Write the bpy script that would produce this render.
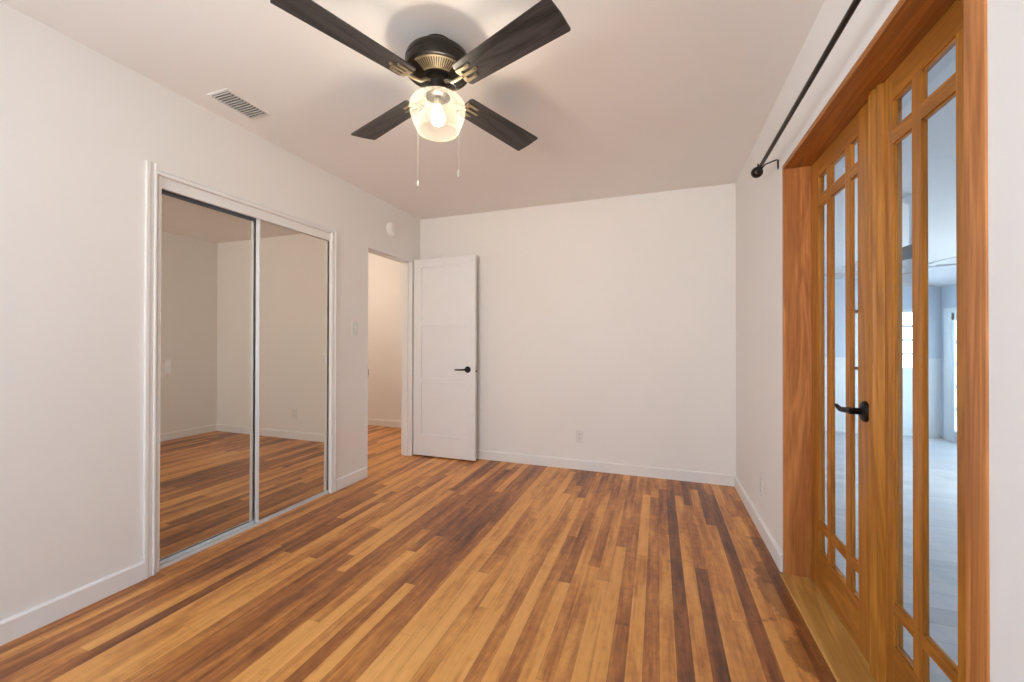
import bpy, bmesh, math, random
from mathutils import Vector, Matrix

sc = bpy.context.scene
COL = sc.collection
for o in list(bpy.data.objects):
    bpy.data.objects.remove(o)
PI = math.pi

# ------------------------------------------------------------------ camera
F_PX, YAW, PITCH, ROLL, CAM_Z = 405.7, 0.3444, 0.0048, 0.0018, 1.147
cam = bpy.data.cameras.new('camera')
camo = bpy.data.objects.new('camera', cam)
COL.objects.link(camo)
cam.sensor_fit = 'HORIZONTAL'
cam.sensor_width = 36.0
cam.lens = F_PX * 36.0 / 1024.0
cam.clip_start = 0.02
cam.clip_end = 100
fwd = Vector((-math.sin(YAW) * math.cos(PITCH), math.cos(YAW) * math.cos(PITCH), math.sin(PITCH)))
rgt = Vector((math.cos(YAW), math.sin(YAW), 0))
upv = rgt.cross(fwd)
r2 = rgt * math.cos(ROLL) + upv * math.sin(ROLL)
u2 = -rgt * math.sin(ROLL) + upv * math.cos(ROLL)
m3 = Matrix((r2, u2, -fwd)).transposed()
camo.matrix_world = Matrix.Translation((0, 0, CAM_Z)) @ m3.to_4x4()
sc.camera = camo

# ------------------------------------------------------------------ view, sky
vs = sc.view_settings
vs.view_transform = 'Standard'
vs.look = 'None'
vs.gamma = 1.0
vs.use_curve_mapping = False
vs.exposure = 0.0

wd = bpy.data.worlds.new('sky')
sc.world = wd
wd.use_nodes = True
wd.node_tree.nodes['Background'].inputs[0].default_value = (0.64, 0.81, 1.0, 1)
wd.node_tree.nodes['Background'].inputs[1].default_value = 5.7


def area_light(name, loc, direction, sx, sy, power, color, spread=180):
    l = bpy.data.lights.new(name, 'AREA')
    l.shape = 'RECTANGLE'
    l.size, l.size_y = sx, sy
    l.energy = power
    l.color = color
    o = bpy.data.objects.new(name, l)
    COL.objects.link(o)
    o.location = loc
    o.rotation_euler = Vector(direction).to_track_quat('-Z', 'Y').to_euler()
    l.spread = math.radians(spread)
    return o


# daylight entering the bedroom through the window behind the camera
area_light('window_daylight', (-0.85, -1.45, 1.45), (0, 1, 0.22), 2.1, 1.35, 18, (1.0, 0.76, 0.54), 86)
# cool fill light added at an unseen side window behind the camera
area_light('side_fill', (-2.50, -0.72, 1.45), (1, 0.25, -0.05), 0.95, 1.3, 20, (0.30, 0.60, 1.0), 180)
# daylight entering the sunroom through its outer windows
area_light('sunroom_daylight', (4.35, 5.35, 1.0), (-1, 0.1, -0.05), 1.4, 1.5, 62, (1.0, 0.92, 0.82))

# ------------------------------------------------------------------ dimensions
XL, XR, YB, YF, H = -2.348, 0.594, 3.683, -1.30, 2.44
WT = 0.12

# ------------------------------------------------------------------ materials
def new_mat(name):
    m = bpy.data.materials.new(name)
    m.use_nodes = True
    nt = m.node_tree
    return m, nt, nt.nodes['Principled BSDF']


def N(nt, t, **kw):
    n = nt.nodes.new(t)
    for k, v in kw.items():
        setattr(n, k, v)
    return n


def math_node(nt, op, a, b=None):
    n = N(nt, 'ShaderNodeMath', operation=op)
    for i, v in enumerate((a, b)):
        if v is None:
            continue
        if isinstance(v, (int, float)):
            n.inputs[i].default_value = v
        else:
            nt.links.new(v, n.inputs[i])
    return n.outputs[0]


def ramp(nt, fac, stops, interp='LINEAR'):
    n = N(nt, 'ShaderNodeValToRGB')
    n.color_ramp.interpolation = interp
    e = n.color_ramp.elements
    while len(e) < len(stops):
        e.new(0.5)
    for el, (p, c) in zip(e, stops):
        el.position = p
        el.color = (c[0], c[1], c[2], 1)
    nt.links.new(fac, n.inputs[0])
    return n.outputs[0]


def plain(name, col, rough=0.5, metal=0.0, var=0.03, scale=6.0, spec=0.5, bump=0.0):
    """paint, metal or plastic with a faint procedural variation"""
    m, nt, b = new_mat(name)
    tc = N(nt, 'ShaderNodeTexCoord')
    no = N(nt, 'ShaderNodeTexNoise')
    no.inputs['Scale'].default_value = scale
    no.inputs['Detail'].default_value = 3
    nt.links.new(tc.outputs['Object'], no.inputs['Vector'])
    c0 = [max(0, c * (1 - var)) for c in col]
    c1 = [min(1, c * (1 + var)) for c in col]
    nt.links.new(ramp(nt, no.outputs['Fac'], [(0.3, c0), (0.7, c1)]), b.inputs['Base Color'])
    b.inputs['Roughness'].default_value = rough
    b.inputs['Metallic'].default_value = metal
    b.inputs['Specular IOR Level'].default_value = spec
    if bump:
        n2 = N(nt, 'ShaderNodeTexNoise')
        n2.inputs['Scale'].default_value = 180
        nt.links.new(tc.outputs['Object'], n2.inputs['Vector'])
        bp = N(nt, 'ShaderNodeBump')
        bp.inputs['Strength'].default_value = bump
        bp.inputs['Distance'].default_value = 0.002
        nt.links.new(n2.outputs['Fac'], bp.inputs['Height'])
        nt.links.new(bp.outputs['Normal'], b.inputs['Normal'])
    return m


def wood(name, axis, light, dark, rough=0.35, scale=1.0, spec=0.4):
    """grain running along the object's axis 0, 1 or 2"""
    m, nt, b = new_mat(name)
    tc = N(nt, 'ShaderNodeTexCoord')
    mp = N(nt, 'ShaderNodeMapping')
    s = [9.0 * scale] * 3
    s[axis] = 0.8 * scale
    mp.inputs['Scale'].default_value = s
    nt.links.new(tc.outputs['Object'], mp.inputs['Vector'])
    n1 = N(nt, 'ShaderNodeTexNoise')
    n1.inputs['Scale'].default_value = 1.0
    n1.inputs['Detail'].default_value = 4
    n1.inputs['Distortion'].default_value = 1.2
    nt.links.new(mp.outputs[0], n1.inputs['Vector'])
    rings = N(nt, 'ShaderNodeMath', operation='PINGPONG')
    nt.links.new(math_node(nt, 'MULTIPLY', n1.outputs['Fac'], 9.0), rings.inputs[0])
    rings.inputs[1].default_value = 1.0
    rings = rings.outputs[0]
    mp2 = N(nt, 'ShaderNodeMapping')
    s2 = [130.0 * scale] * 3
    s2[axis] = 5.0 * scale
    mp2.inputs['Scale'].default_value = s2
    nt.links.new(tc.outputs['Object'], mp2.inputs['Vector'])
    n2 = N(nt, 'ShaderNodeTexNoise')
    n2.inputs['Scale'].default_value = 1.0
    n2.inputs['Detail'].default_value = 2
    nt.links.new(mp2.outputs[0], n2.inputs['Vector'])
    f = math_node(nt, 'ADD', math_node(nt, 'MULTIPLY', rings, 0.45), math_node(nt, 'MULTIPLY', n2.outputs['Fac'], 0.55))
    mid = [(a + c) / 2 for a, c in zip(light, dark)]
    nt.links.new(ramp(nt, f, [(0.15, light), (0.5, mid), (0.95, dark)]), b.inputs['Base Color'])
    b.inputs['Roughness'].default_value = rough
    b.inputs['Specular IOR Level'].default_value = spec
    return m


def srgb(r, g, b, k=1.0):
    def f(c):
        c /= 255.0
        return (c / 12.92 if c <= 0.04045 else ((c + 0.055) / 1.055) ** 2.4) * k
    return (f(r), f(g), f(b))


def strip_floor(name, width, stops, rough, axis_u='X', len0=0.45, len1=0.9, stain=True):
    """narrow hardwood strips with random lengths and tones"""
    m, nt, b = new_mat(name)
    geo = N(nt, 'ShaderNodeNewGeometry')
    sep = N(nt, 'ShaderNodeSeparateXYZ')
    nt.links.new(geo.outputs['Position'], sep.inputs[0])
    px, py = (sep.outputs['X'], sep.outputs['Y']) if axis_u == 'X' else (sep.outputs['Y'], sep.outputs['X'])
    u = math_node(nt, 'DIVIDE', math_node(nt, 'ADD', px, 20.0), width)
    row = math_node(nt, 'FLOOR', u)
    wn = N(nt, 'ShaderNodeTexWhiteNoise', noise_dimensions='1D')
    nt.links.new(row, wn.inputs['W'])
    wn2 = N(nt, 'ShaderNodeTexWhiteNoise', noise_dimensions='1D')
    nt.links.new(math_node(nt, 'ADD', row, 371.3), wn2.inputs['W'])
    ln = math_node(nt, 'ADD', math_node(nt, 'MULTIPLY', wn.outputs['Value'], len1), len0)
    v = math_node(nt, 'DIVIDE', math_node(nt, 'ADD', py, math_node(nt, 'MULTIPLY', wn2.outputs['Value'], 7.0)), ln)
    v = math_node(nt, 'ADD', v, 40.0)
    seg = math_node(nt, 'FLOOR', v)
    cmb = N(nt, 'ShaderNodeCombineXYZ')
    nt.links.new(row, cmb.inputs[0])
    nt.links.new(seg, cmb.inputs[1])
    w3 = N(nt, 'ShaderNodeTexWhiteNoise', noise_dimensions='2D')
    nt.links.new(cmb.outputs[0], w3.inputs['Vector'])
    # grain inside each strip
    gv = N(nt, 'ShaderNodeCombineXYZ')
    nt.links.new(math_node(nt, 'MULTIPLY', px, 70.0), gv.inputs[0])
    nt.links.new(math_node(nt, 'MULTIPLY', py, 2.2), gv.inputs[1])
    nt.links.new(math_node(nt, 'MULTIPLY', w3.outputs['Value'], 50.0), gv.inputs[2])
    gn = N(nt, 'ShaderNodeTexNoise')
    gn.inputs['Scale'].default_value = 1.0
    gn.inputs['Detail'].default_value = 4
    gn.inputs['Distortion'].default_value = 0.6
    nt.links.new(gv.outputs[0], gn.inputs['Vector'])
    # slow colour drift along each strip (heartwood to sapwood)
    dv = N(nt, 'ShaderNodeCombineXYZ')
    nt.links.new(math_node(nt, 'MULTIPLY', px, 14.0), dv.inputs[0])
    nt.links.new(math_node(nt, 'MULTIPLY', py, 1.5), dv.inputs[1])
    nt.links.new(math_node(nt, 'MULTIPLY', w3.outputs['Value'], 31.0), dv.inputs[2])
    dn = N(nt, 'ShaderNodeTexNoise')
    dn.inputs['Scale'].default_value = 1.0
    dn.inputs['Detail'].default_value = 4
    nt.links.new(dv.outputs[0], dn.inputs['Vector'])
    big = N(nt, 'ShaderNodeTexNoise')
    big.inputs['Scale'].default_value = 1.1
    big.inputs['Detail'].default_value = 2
    nt.links.new(geo.outputs['Position'], big.inputs['Vector'])
    f = math_node(nt, 'MULTIPLY', w3.outputs['Value'], 0.44)
    f = math_node(nt, 'ADD', f, math_node(nt, 'MULTIPLY', math_node(nt, 'SUBTRACT', gn.outputs['Fac'], 0.5), 0.34))
    f = math_node(nt, 'ADD', f, math_node(nt, 'MULTIPLY', math_node(nt, 'SUBTRACT', dn.outputs['Fac'], 0.5), 0.7))
    f = math_node(nt, 'ADD', f, math_node(nt, 'MULTIPLY', math_node(nt, 'SUBTRACT', big.outputs['Fac'], 0.5), 0.45))
    # short darker streaks and mottled wear that ignore the strip joints
    kv = N(nt, 'ShaderNodeCombineXYZ')
    nt.links.new(math_node(nt, 'MULTIPLY', px, 24.0), kv.inputs[0])
    nt.links.new(math_node(nt, 'MULTIPLY', py, 4.5), kv.inputs[1])
    kn = N(nt, 'ShaderNodeTexNoise')
    kn.inputs['Scale'].default_value = 1.0
    kn.inputs['Detail'].default_value = 5
    kn.inputs['Roughness'].default_value = 0.62
    kn.inputs['Distortion'].default_value = 0.8
    nt.links.new(kv.outputs[0], kn.inputs['Vector'])
    mo = N(nt, 'ShaderNodeTexNoise')
    mo.inputs['Scale'].default_value = 22.0
    mo.inputs['Detail'].default_value = 4
    nt.links.new(geo.outputs['Position'], mo.inputs['Vector'])
    if stain:
        f = math_node(nt, 'ADD', f, math_node(nt, 'MULTIPLY', math_node(nt, 'SUBTRACT', kn.outputs['Fac'], 0.5), 0.50))
        f = math_node(nt, 'ADD', f, math_node(nt, 'MULTIPLY', math_node(nt, 'SUBTRACT', mo.outputs['Fac'], 0.5), 0.22))
    if stain:
        # strips beside the French doors are darker
        ex = N(nt, 'ShaderNodeMapRange', interpolation_type='SMOOTHSTEP')
        ex.inputs['From Min'].default_value = -0.4
        ex.inputs['From Max'].default_value = 0.55
        nt.links.new(px, ex.inputs['Value'])
        f = math_node(nt, 'ADD', f, math_node(nt, 'MULTIPLY', ex.outputs[0], 0.15))
    f = math_node(nt, 'ADD', f, 0.27)
    col = ramp(nt, f, stops)
    # seams
    fu = math_node(nt, 'FRACT', u)
    fv = math_node(nt, 'FRACT', v)
    su = math_node(nt, 'LESS_THAN', fu, 0.022)
    sv = math_node(nt, 'LESS_THAN', math_node(nt, 'MULTIPLY', fv, ln), 0.0016)
    seam = math_node(nt, 'MAXIMUM', su, sv)
    mx = N(nt, 'ShaderNodeMix', data_type='RGBA', blend_type='MULTIPLY')
    nt.links.new(math_node(nt, 'MULTIPLY', seam, 0.55), mx.inputs['Factor'])
    nt.links.new(col, mx.inputs['A'])
    mx.inputs['B'].default_value = (0.35, 0.28, 0.22, 1)
    out = mx.outputs['Result']
    if stain:
        # dark wear blotches where the finish has gone, and pale scuffs
        sn = N(nt, 'ShaderNodeTexNoise')
        sn.inputs['Scale'].default_value = 3.4
        sn.inputs['Detail'].default_value = 6
        sn.inputs['Roughness'].default_value = 0.65
        nt.links.new(geo.outputs['Position'], sn.inputs['Vector'])
        fac = ramp(nt, sn.outputs['Fac'], [(0.64, (0, 0, 0)), (0.70, (0.5, 0.5, 0.5))])
        m2 = N(nt, 'ShaderNodeMix', data_type='RGBA', blend_type='MULTIPLY')
        nt.links.new(fac, m2.inputs['Factor'])
        nt.links.new(out, m2.inputs['A'])
        m2.inputs['B'].default_value = (0.42, 0.34, 0.34, 1)
        out = m2.outputs['Result']
        # spilled stain beside the French door sill
        d = math_node(nt, 'ADD', math_node(nt, 'SUBTRACT', 0.60, sep.outputs['X']), math_node(nt, 'MULTIPLY', math_node(nt, 'SUBTRACT', sn.outputs['Fac'], 0.5), 0.5))
        ywin = math_node(nt, 'MULTIPLY', math_node(nt, 'LESS_THAN', sep.outputs['Y'], 2.75), math_node(nt, 'GREATER_THAN', sep.outputs['Y'], 0.6))
        inx = math_node(nt, 'LESS_THAN', sep.outputs['X'], 0.66)
        fac2 = math_node(nt, 'MULTIPLY', math_node(nt, 'MULTIPLY', ywin, inx), ramp(nt, d, [(0.085, (0.6, 0.6, 0.6)), (0.10, (0, 0, 0))]))
        m4 = N(nt, 'ShaderNodeMix', data_type='RGBA', blend_type='MULTIPLY')
        nt.links.new(fac2, m4.inputs['Factor'])
        nt.links.new(out, m4.inputs['A'])
        m4.inputs['B'].default_value = (0.34, 0.30, 0.31, 1)
        out = m4.outputs['Result']
        vo = N(nt, 'ShaderNodeTexVoronoi')
        vo.inputs['Scale'].default_value = 2.3
        vo.inputs['Randomness'].default_value = 1.0
        nt.links.new(geo.outputs['Position'], vo.inputs['Vector'])
        spk = math_node(nt, 'LESS_THAN', vo.outputs['Distance'], 0.014)
        m3_ = N(nt, 'ShaderNodeMix', data_type='RGBA')
        nt.links.new(math_node(nt, 'MULTIPLY', spk, 0.7), m3_.inputs['Factor'])
        nt.links.new(out, m3_.inputs['A'])
        m3_.inputs['B'].default_value = (0.75, 0.66, 0.55, 1)
        out = m3_.outputs['Result']
    nt.links.new(out, b.inputs['Base Color'])
    rr = math_node(nt, 'ADD', math_node(nt, 'MULTIPLY', big.outputs['Fac'], 0.16), rough - 0.08)
    nt.links.new(rr, b.inputs['Roughness'])
    b.inputs['Specular IOR Level'].default_value = 0.45
    return m


def glass_mat(name, tint=(0.97, 0.985, 0.98), refl=1.0):
    """thin clear pane: transparent with a Fresnel reflection"""
    m, nt, b = new_mat(name)
    nt.nodes.remove(b)
    out = nt.nodes['Material Output']
    tr = N(nt, 'ShaderNodeBsdfTransparent')
    tr.inputs[0].default_value = (*tint, 1)
    gl = N(nt, 'ShaderNodeBsdfGlossy')
    gl.inputs['Roughness'].default_value = 0.02
    fr = N(nt, 'ShaderNodeFresnel')
    fr.inputs['IOR'].default_value = 1.45
    mx = N(nt, 'ShaderNodeMixShader')
    ge = N(nt, 'ShaderNodeNewGeometry')
    front = math_node(nt, 'SUBTRACT', 1.0, ge.outputs['Backfacing'])
    nt.links.new(math_node(nt, 'MULTIPLY', math_node(nt, 'MULTIPLY', fr.outputs[0], refl), front), mx.inputs[0])
    nt.links.new(tr.outputs[0], mx.inputs[1])
    nt.links.new(gl.outputs[0], mx.inputs[2])
    nt.links.new(mx.outputs[0], out.inputs[0])
    return m


M = {}
M['wall'] = plain('wall_paint', (0.885, 0.845, 0.805), 0.75, var=0.012, scale=1.5, spec=0.25, bump=0.05)
M['ceil'] = plain('ceiling_paint', (0.925, 0.89, 0.86), 0.85, var=0.012, scale=1.5, spec=0.2)
M['trim'] = plain('trim_paint', (0.88, 0.855, 0.83), 0.42, var=0.01, spec=0.4)
M['doorw'] = plain('door_paint', (0.88, 0.865, 0.86), 0.45, var=0.01, spec=0.4)
M['black'] = plain('black_metal', (0.012, 0.011, 0.011), 0.38, 0.6, var=0.2, scale=40)
M['bronze'] = plain('dark_bronze', (0.028, 0.020, 0.016), 0.33, 0.75, var=0.25, scale=30)
M['fanmetal'] = plain('fan_bronze', (0.020, 0.0165, 0.014), 0.36, 0.55, var=0.2, scale=20)
M['bracketm'] = plain('lamplit_bronze', (0.34, 0.28, 0.19), 0.36, 0.7, var=0.2, scale=30)  # gold of the lamp light put into the metal colour
M['dark'] = plain('dark_void', (0.015, 0.015, 0.017), 0.8)
M['alu'] = plain('white_aluminium', (0.84, 0.86, 0.89), 0.35, 0.25, var=0.03)
M['track'] = plain('grey_track_metal', (0.19, 0.21, 0.25), 0.4, 0.6, var=0.05)
M['plastic'] = plain('white_plastic', (0.80, 0.77, 0.74), 0.4, var=0.01)
M['slot'] = plain('slot_dark', (0.10, 0.09, 0.09), 0.6)
M['vent'] = plain('vent_white', (0.86, 0.83, 0.80), 0.5, var=0.02)
M['ventin'] = plain('vent_duct', (0.30, 0.28, 0.27), 0.8)
M['chrome'] = plain('satin_nickel', (0.45, 0.43, 0.40), 0.3, 0.9)
M['chain'] = plain('chain_brass', (0.52, 0.48, 0.42), 0.35, 0.4)
M['oak_v'] = wood('door_wood_upright', 2, srgb(196, 130, 50, 1.1), srgb(140, 84, 26, 1.0), 0.36)
M['oak_h'] = wood('door_wood_level', 1, srgb(192, 126, 48, 1.1), srgb(138, 82, 26, 1.0), 0.36)
M['jamb_v'] = wood('frame_wood_upright', 2, srgb(206, 136, 76, 1.1), srgb(150, 86, 40, 1.0), 0.42)
M['jamb_h'] = wood('frame_wood_level', 1, srgb(188, 120, 50, 1.1), srgb(138, 80, 28, 1.0), 0.42)
M['sill'] = wood('sill_wood', 1, srgb(206, 158, 88, 1.15), srgb(160, 112, 52, 1.1), 0.4)
M['blade'] = wood('blade_wood', 0, (0.072, 0.064, 0.062), (0.002, 0.002, 0.0025), 0.42, 1.6)
M['floor'] = strip_floor('hardwood_strips', 0.057, [
    (0.10, srgb(226, 166, 96, 1.15)), (0.34, srgb(214, 150, 80, 1.15)), (0.50, srgb(190, 124, 64, 1.12)),
    (0.64, srgb(160, 98, 52, 1.1)), (0.80, srgb(124, 74, 44, 1.1)), (0.97, srgb(86, 53, 38, 1.1))], 0.33, 'X', 0.75, 1.5)
M['sunfloor'] = strip_floor('grey_planks', 0.16, [
    (0.1, srgb(196, 198, 202)), (0.5, srgb(184, 187, 192)), (0.9, srgb(164, 168, 174))], 0.4, 'Y', 0.8, 0.8, False)
M['glass'] = glass_mat('clear_glass')
M['bluewall'] = plain('blue_paint', srgb(202, 214, 226), 0.7, var=0.01)
M['wains'] = plain('white_wainscot', (0.80, 0.84, 0.86), 0.5, var=0.01)
M['sunceil'] = plain('sunroom_ceiling_paint', (0.72, 0.73, 0.76), 0.8, var=0.01)
M['fanwhite'] = plain('fan_white', (0.72, 0.75, 0.78), 0.5)
M['fangrey'] = plain('fan_grey', (0.16, 0.17, 0.20), 0.4, 0.4)

# mirror: silvered glass with a slightly grey, warm tint
m, nt, b = new_mat('mirror_glass')
b.inputs['Base Color'].default_value = (0.71, 0.66, 0.58, 1)
b.inputs['Metallic'].default_value = 1.0
b.inputs['Roughness'].default_value = 0.006
M['mirror'] = m

# fan light shade: faintly smoky seeded glass that glows around the bulb
m, nt, b = new_mat('shade_glass')
nt.nodes.remove(b)
tc = N(nt, 'ShaderNodeTexCoord')
no = N(nt, 'ShaderNodeTexNoise')
no.inputs['Scale'].default_value = 55
nt.links.new(tc.outputs['Object'], no.inputs['Vector'])
tr = N(nt, 'ShaderNodeBsdfTransparent')
tr.inputs[0].default_value = (0.97, 0.93, 0.86, 1)
tl = N(nt, 'ShaderNodeBsdfTranslucent')
tl.inputs[0].default_value = (0.95, 0.90, 0.80, 1)
df = N(nt, 'ShaderNodeBsdfDiffuse')
df.inputs[0].default_value = (0.9, 0.84, 0.72, 1)
m1 = N(nt, 'ShaderNodeMixShader')
m1.inputs[0].default_value = 0.5
nt.links.new(tl.outputs[0], m1.inputs[1])
nt.links.new(df.outputs[0], m1.inputs[2])
m2 = N(nt, 'ShaderNodeMixShader')
lw = N(nt, 'ShaderNodeLayerWeight')
lw.inputs['Blend'].default_value = 0.35
fac = math_node(nt, 'ADD', math_node(nt, 'MULTIPLY', lw.outputs['Facing'], 0.15), math_node(nt, 'MULTIPLY', no.outputs['Fac'], 0.09))
nt.links.new(fac, m2.inputs[0])
nt.links.new(tr.outputs[0], m2.inputs[1])
nt.links.new(m1.outputs[0], m2.inputs[2])
gl = N(nt, 'ShaderNodeBsdfGlossy')
gl.inputs['Roughness'].default_value = 0.08
m4 = N(nt, 'ShaderNodeMixShader')
fr = N(nt, 'ShaderNodeFresnel')
ge = N(nt, 'ShaderNodeNewGeometry')
nt.links.new(math_node(nt, 'MULTIPLY', math_node(nt, 'MULTIPLY', fr.outputs[0], 0.6), math_node(nt, 'SUBTRACT', 1.0, ge.outputs['Backfacing'])), m4.inputs[0])
nt.links.new(m2.outputs[0], m4.inputs[1])
nt.links.new(gl.outputs[0], m4.inputs[2])
nt.links.new(m4.outputs[0], nt.nodes['Material Output'].inputs[0])
M['shade'] = m

# lit bulb
m, nt, b = new_mat('bulb_lit')
b.inputs['Base Color'].default_value = (1, 0.9, 0.75, 1)
b.inputs['Emission Color'].default_value = (1.0, 0.91, 0.76, 1)
b.inputs['Emission Strength'].default_value = 135.0
M['bulb'] = m

# ------------------------------------------------------------------ mesh helpers
def box(bm, x0, x1, y0, y1, z0, z1):
    vs_ = [bm.verts.new((x, y, z)) for x in (x0, x1) for y in (y0, y1) for z in (z0, z1)]
    for f in ((0, 1, 3, 2), (4, 6, 7, 5), (0, 4, 5, 1), (2, 3, 7, 6), (0, 2, 6, 4), (1, 5, 7, 3)):
        bm.faces.new([vs_[i] for i in f])
    return vs_


def lathe(bm, cx, cy, prof, n=40, close=True):
    """revolve (r, z) pairs about a vertical axis"""
    rings = []
    for r, z in prof:
        if r < 1e-5:
            rings.append([bm.verts.new((cx, cy, z))])
        else:
            rings.append([bm.verts.new((cx + r * math.cos(2 * PI * i / n), cy + r * math.sin(2 * PI * i / n), z)) for i in range(n)])
    for a, c in zip(rings, rings[1:]):
        for i in range(n):
            j = (i + 1) % n
            if len(a) == 1 and len(c) == 1:
                continue
            if len(a) == 1:
                bm.faces.new((a[0], c[j], c[i]))
            elif len(c) == 1:
                bm.faces.new((a[i], a[j], c[0]))
            else:
                bm.faces.new((a[i], a[j], c[j], c[i]))
    if close:
        for rg in (rings[0], rings[-1]):
            if len(rg) > 2:
                bm.faces.new(rg)


def tube(bm, pts, r, n=10, cap=True):
    """round bar along a polyline; r a number or one radius per point"""
    pts = [Vector(p) for p in pts]
    rs = r if isinstance(r, (list, tuple)) else [r] * len(pts)
    rings = []
    ref = None
    for i, p in enumerate(pts):
        d = (pts[min(i + 1, len(pts) - 1)] - pts[max(i - 1, 0)]).normalized()
        if ref is None:
            ref = Vector((0, 0, 1)) if abs(d.z) < 0.9 else Vector((1, 0, 0))
        s = d.cross(ref).normalized()
        t = s.cross(d).normalized()
        ref = t
        rings.append([bm.verts.new(p + rs[i] * (s * math.cos(2 * PI * k / n) + t * math.sin(2 * PI * k / n))) for k in range(n)])
    for a, c in zip(rings, rings[1:]):
        for k in range(n):
            j = (k + 1) % n
            bm.faces.new((a[k], a[j], c[j], c[k]))
    if cap:
        bm.faces.new(rings[0])
        bm.faces.new(rings[-1])


def ball(bm, c, r, seg=14):
    bmesh.ops.create_uvsphere(bm, u_segments=seg, v_segments=seg // 2 + 1, radius=r, matrix=Matrix.Translation(c))


def prism(bm, pts, axis, a0, a1):
    """extrude a 2-D outline along an axis (0 x, 1 y, 2 z)"""
    def P(p, a):
        if axis == 0:
            return (a, p[0], p[1])
        if axis == 1:
            return (p[0], a, p[1])
        return (p[0], p[1], a)
    A = [bm.verts.new(P(p, a0)) for p in pts]
    B = [bm.verts.new(P(p, a1)) for p in pts]
    n = len(pts)
    for i in range(n):
        j = (i + 1) % n
        bm.faces.new((A[i], A[j], B[j], B[i]))
    bm.faces.new(A)
    bm.faces.new(B)


def wloc(o):
    v = Vector((0, 0, 0))
    while o is not None:
        v = v + o.location
        o = o.parent
    return v


def obj(name, bm, mat, parent=None, bevel=0.0, smooth=False, origin=None):
    """one mesh object; bm is in world coordinates, origin is where its own origin goes"""
    bmesh.ops.recalc_face_normals(bm, faces=bm.faces[:])
    base = wloc(parent) if parent is not None else Vector((0, 0, 0))
    org = Vector(origin) if origin is not None else base
    bmesh.ops.translate(bm, verts=bm.verts[:], vec=-org)
    me = bpy.data.meshes.new(name)
    bm.to_mesh(me)
    bm.free()
    me.materials.append(mat)
    o = bpy.data.objects.new(name, me)
    COL.objects.link(o)
    if parent is not None:
        o.parent = parent
    o.location = org - base
    if smooth:
        for p in me.polygons:
            p.use_smooth = True
        md = o.modifiers.new('edges', 'EDGE_SPLIT')
        md.split_angle = math.radians(38)
    if bevel:
        bv = o.modifiers.new('bevel', 'BEVEL')
        bv.width = bevel
        bv.segments = 2
        bv.limit_method = 'ANGLE'
    return o


def boxes(name, lst, mat, parent=None, bevel=0.0, origin=None):
    bm = bmesh.new()
    for b_ in lst:
        box(bm, *b_)
    return obj(name, bm, mat, parent, bevel, origin=origin)


def tag(o, label, cat, group=None, kind=None):
    o['label'] = label
    o['category'] = cat
    if group:
        o['group'] = group
    if kind:
        o['kind'] = kind
    return o


def thing(name, loc, label, cat, group=None, kind=None):
    o = bpy.data.objects.new(name, None)
    o.empty_display_size = 0.1
    COL.objects.link(o)
    o.location = loc
    return tag(o, label, cat, group, kind)


def struct(o, label, cat):
    return tag(o, label, cat, kind='structure')


# ------------------------------------------------------------------ bedroom shell
CY0, CY1, CZ = 1.300, 2.447, 1.982          # closet opening
HY0, HY1, HZ = 2.852, 3.552, 1.985          # hall doorway
FY0, FY1, FZ = 1.0345, 2.375, 2.038          # rough opening of the French doors
SF = -0.30                                  # sunroom floor level

struct(boxes('floor', [(-5.0, XR + 0.02, YF - WT, 4.8, -0.06, 0.0)], M['floor']), 'worn hardwood strip floor in mixed tan and dark brown tones', 'floor')
struct(boxes('ceiling', [(-5.0, XR + 0.2, YF - WT, 4.8, H, H + 0.1)], M['ceil']), 'flat off-white bedroom ceiling around the fan', 'ceiling')
x0, x1 = XL - WT, XL
SY_0, SY_1 = -1.20, -0.24                    # unseen side window opening, added for the cool fill light
struct(boxes('wall_left', [
    (x0, x1, YF, SY_0, 0, H), (x0, x1, SY_0, SY_1, 0, .80), (x0, x1, SY_0, SY_1, 2.10, H), (x0, x1, SY_1, CY0, 0, H), (x0, x1, CY0, CY1 + .053, CZ, H), (x0, x1, CY1 + .053, HY0, 0, H),
    (x0, x1, HY0, HY1, HZ, H), (x0, x1, HY1, YB, 0, H)], M['wall']), 'long off-white wall with the mirrored closet and the hall doorway', 'wall')
struct(boxes('wall_back', [(XL - WT, XR + 0.16, YB, YB + WT, 0, H)], M['wall']), 'plain off-white wall facing the camera behind the open white door', 'wall')
struct(boxes('wall_right', [
    (XR, XR + 0.16, YF, FY0, 0, H), (XR, XR + 0.16, FY0, FY1, FZ, H), (XR, XR + 0.16, FY1, YB, 0, H)], M['wall']),
    'off-white wall holding the wooden French doors', 'wall')
WX0, WX1, WZ0, WZ1 = -1.9, 0.2, 0.78, 2.12
struct(boxes('wall_front', [
    (XL - WT, WX0, YF - WT, YF, 0, H), (WX1, XR + 0.16, YF - WT, YF, 0, H),
    (WX0, WX1, YF - WT, YF, 0, WZ0), (WX0, WX1, YF - WT, YF, WZ1, H)], M['wall']), 'off-white wall behind the camera with the bedroom window', 'wall')
w = struct(thing('window_1', (-0.85, YF, WZ0), '', ''), 'wide white framed bedroom window behind the camera', 'window')
boxes('frame', [(WX0, WX0 + .05, YF - .09, YF - .02, WZ0, WZ1), (WX1 - .05, WX1, YF - .09, YF - .02, WZ0, WZ1),
                (WX0, WX1, YF - .09, YF - .02, WZ0, WZ0 + .05), (WX0, WX1, YF - .09, YF - .02, WZ1 - .05, WZ1),
                (-.875, -.825, YF - .09, YF - .02, WZ0, WZ1)], M['trim'], w)
boxes('pane', [(WX0 + .05, WX1 - .05, YF - .055, YF - .05, WZ0 + .05, WZ1 - .05)], M['glass'], w)


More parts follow.
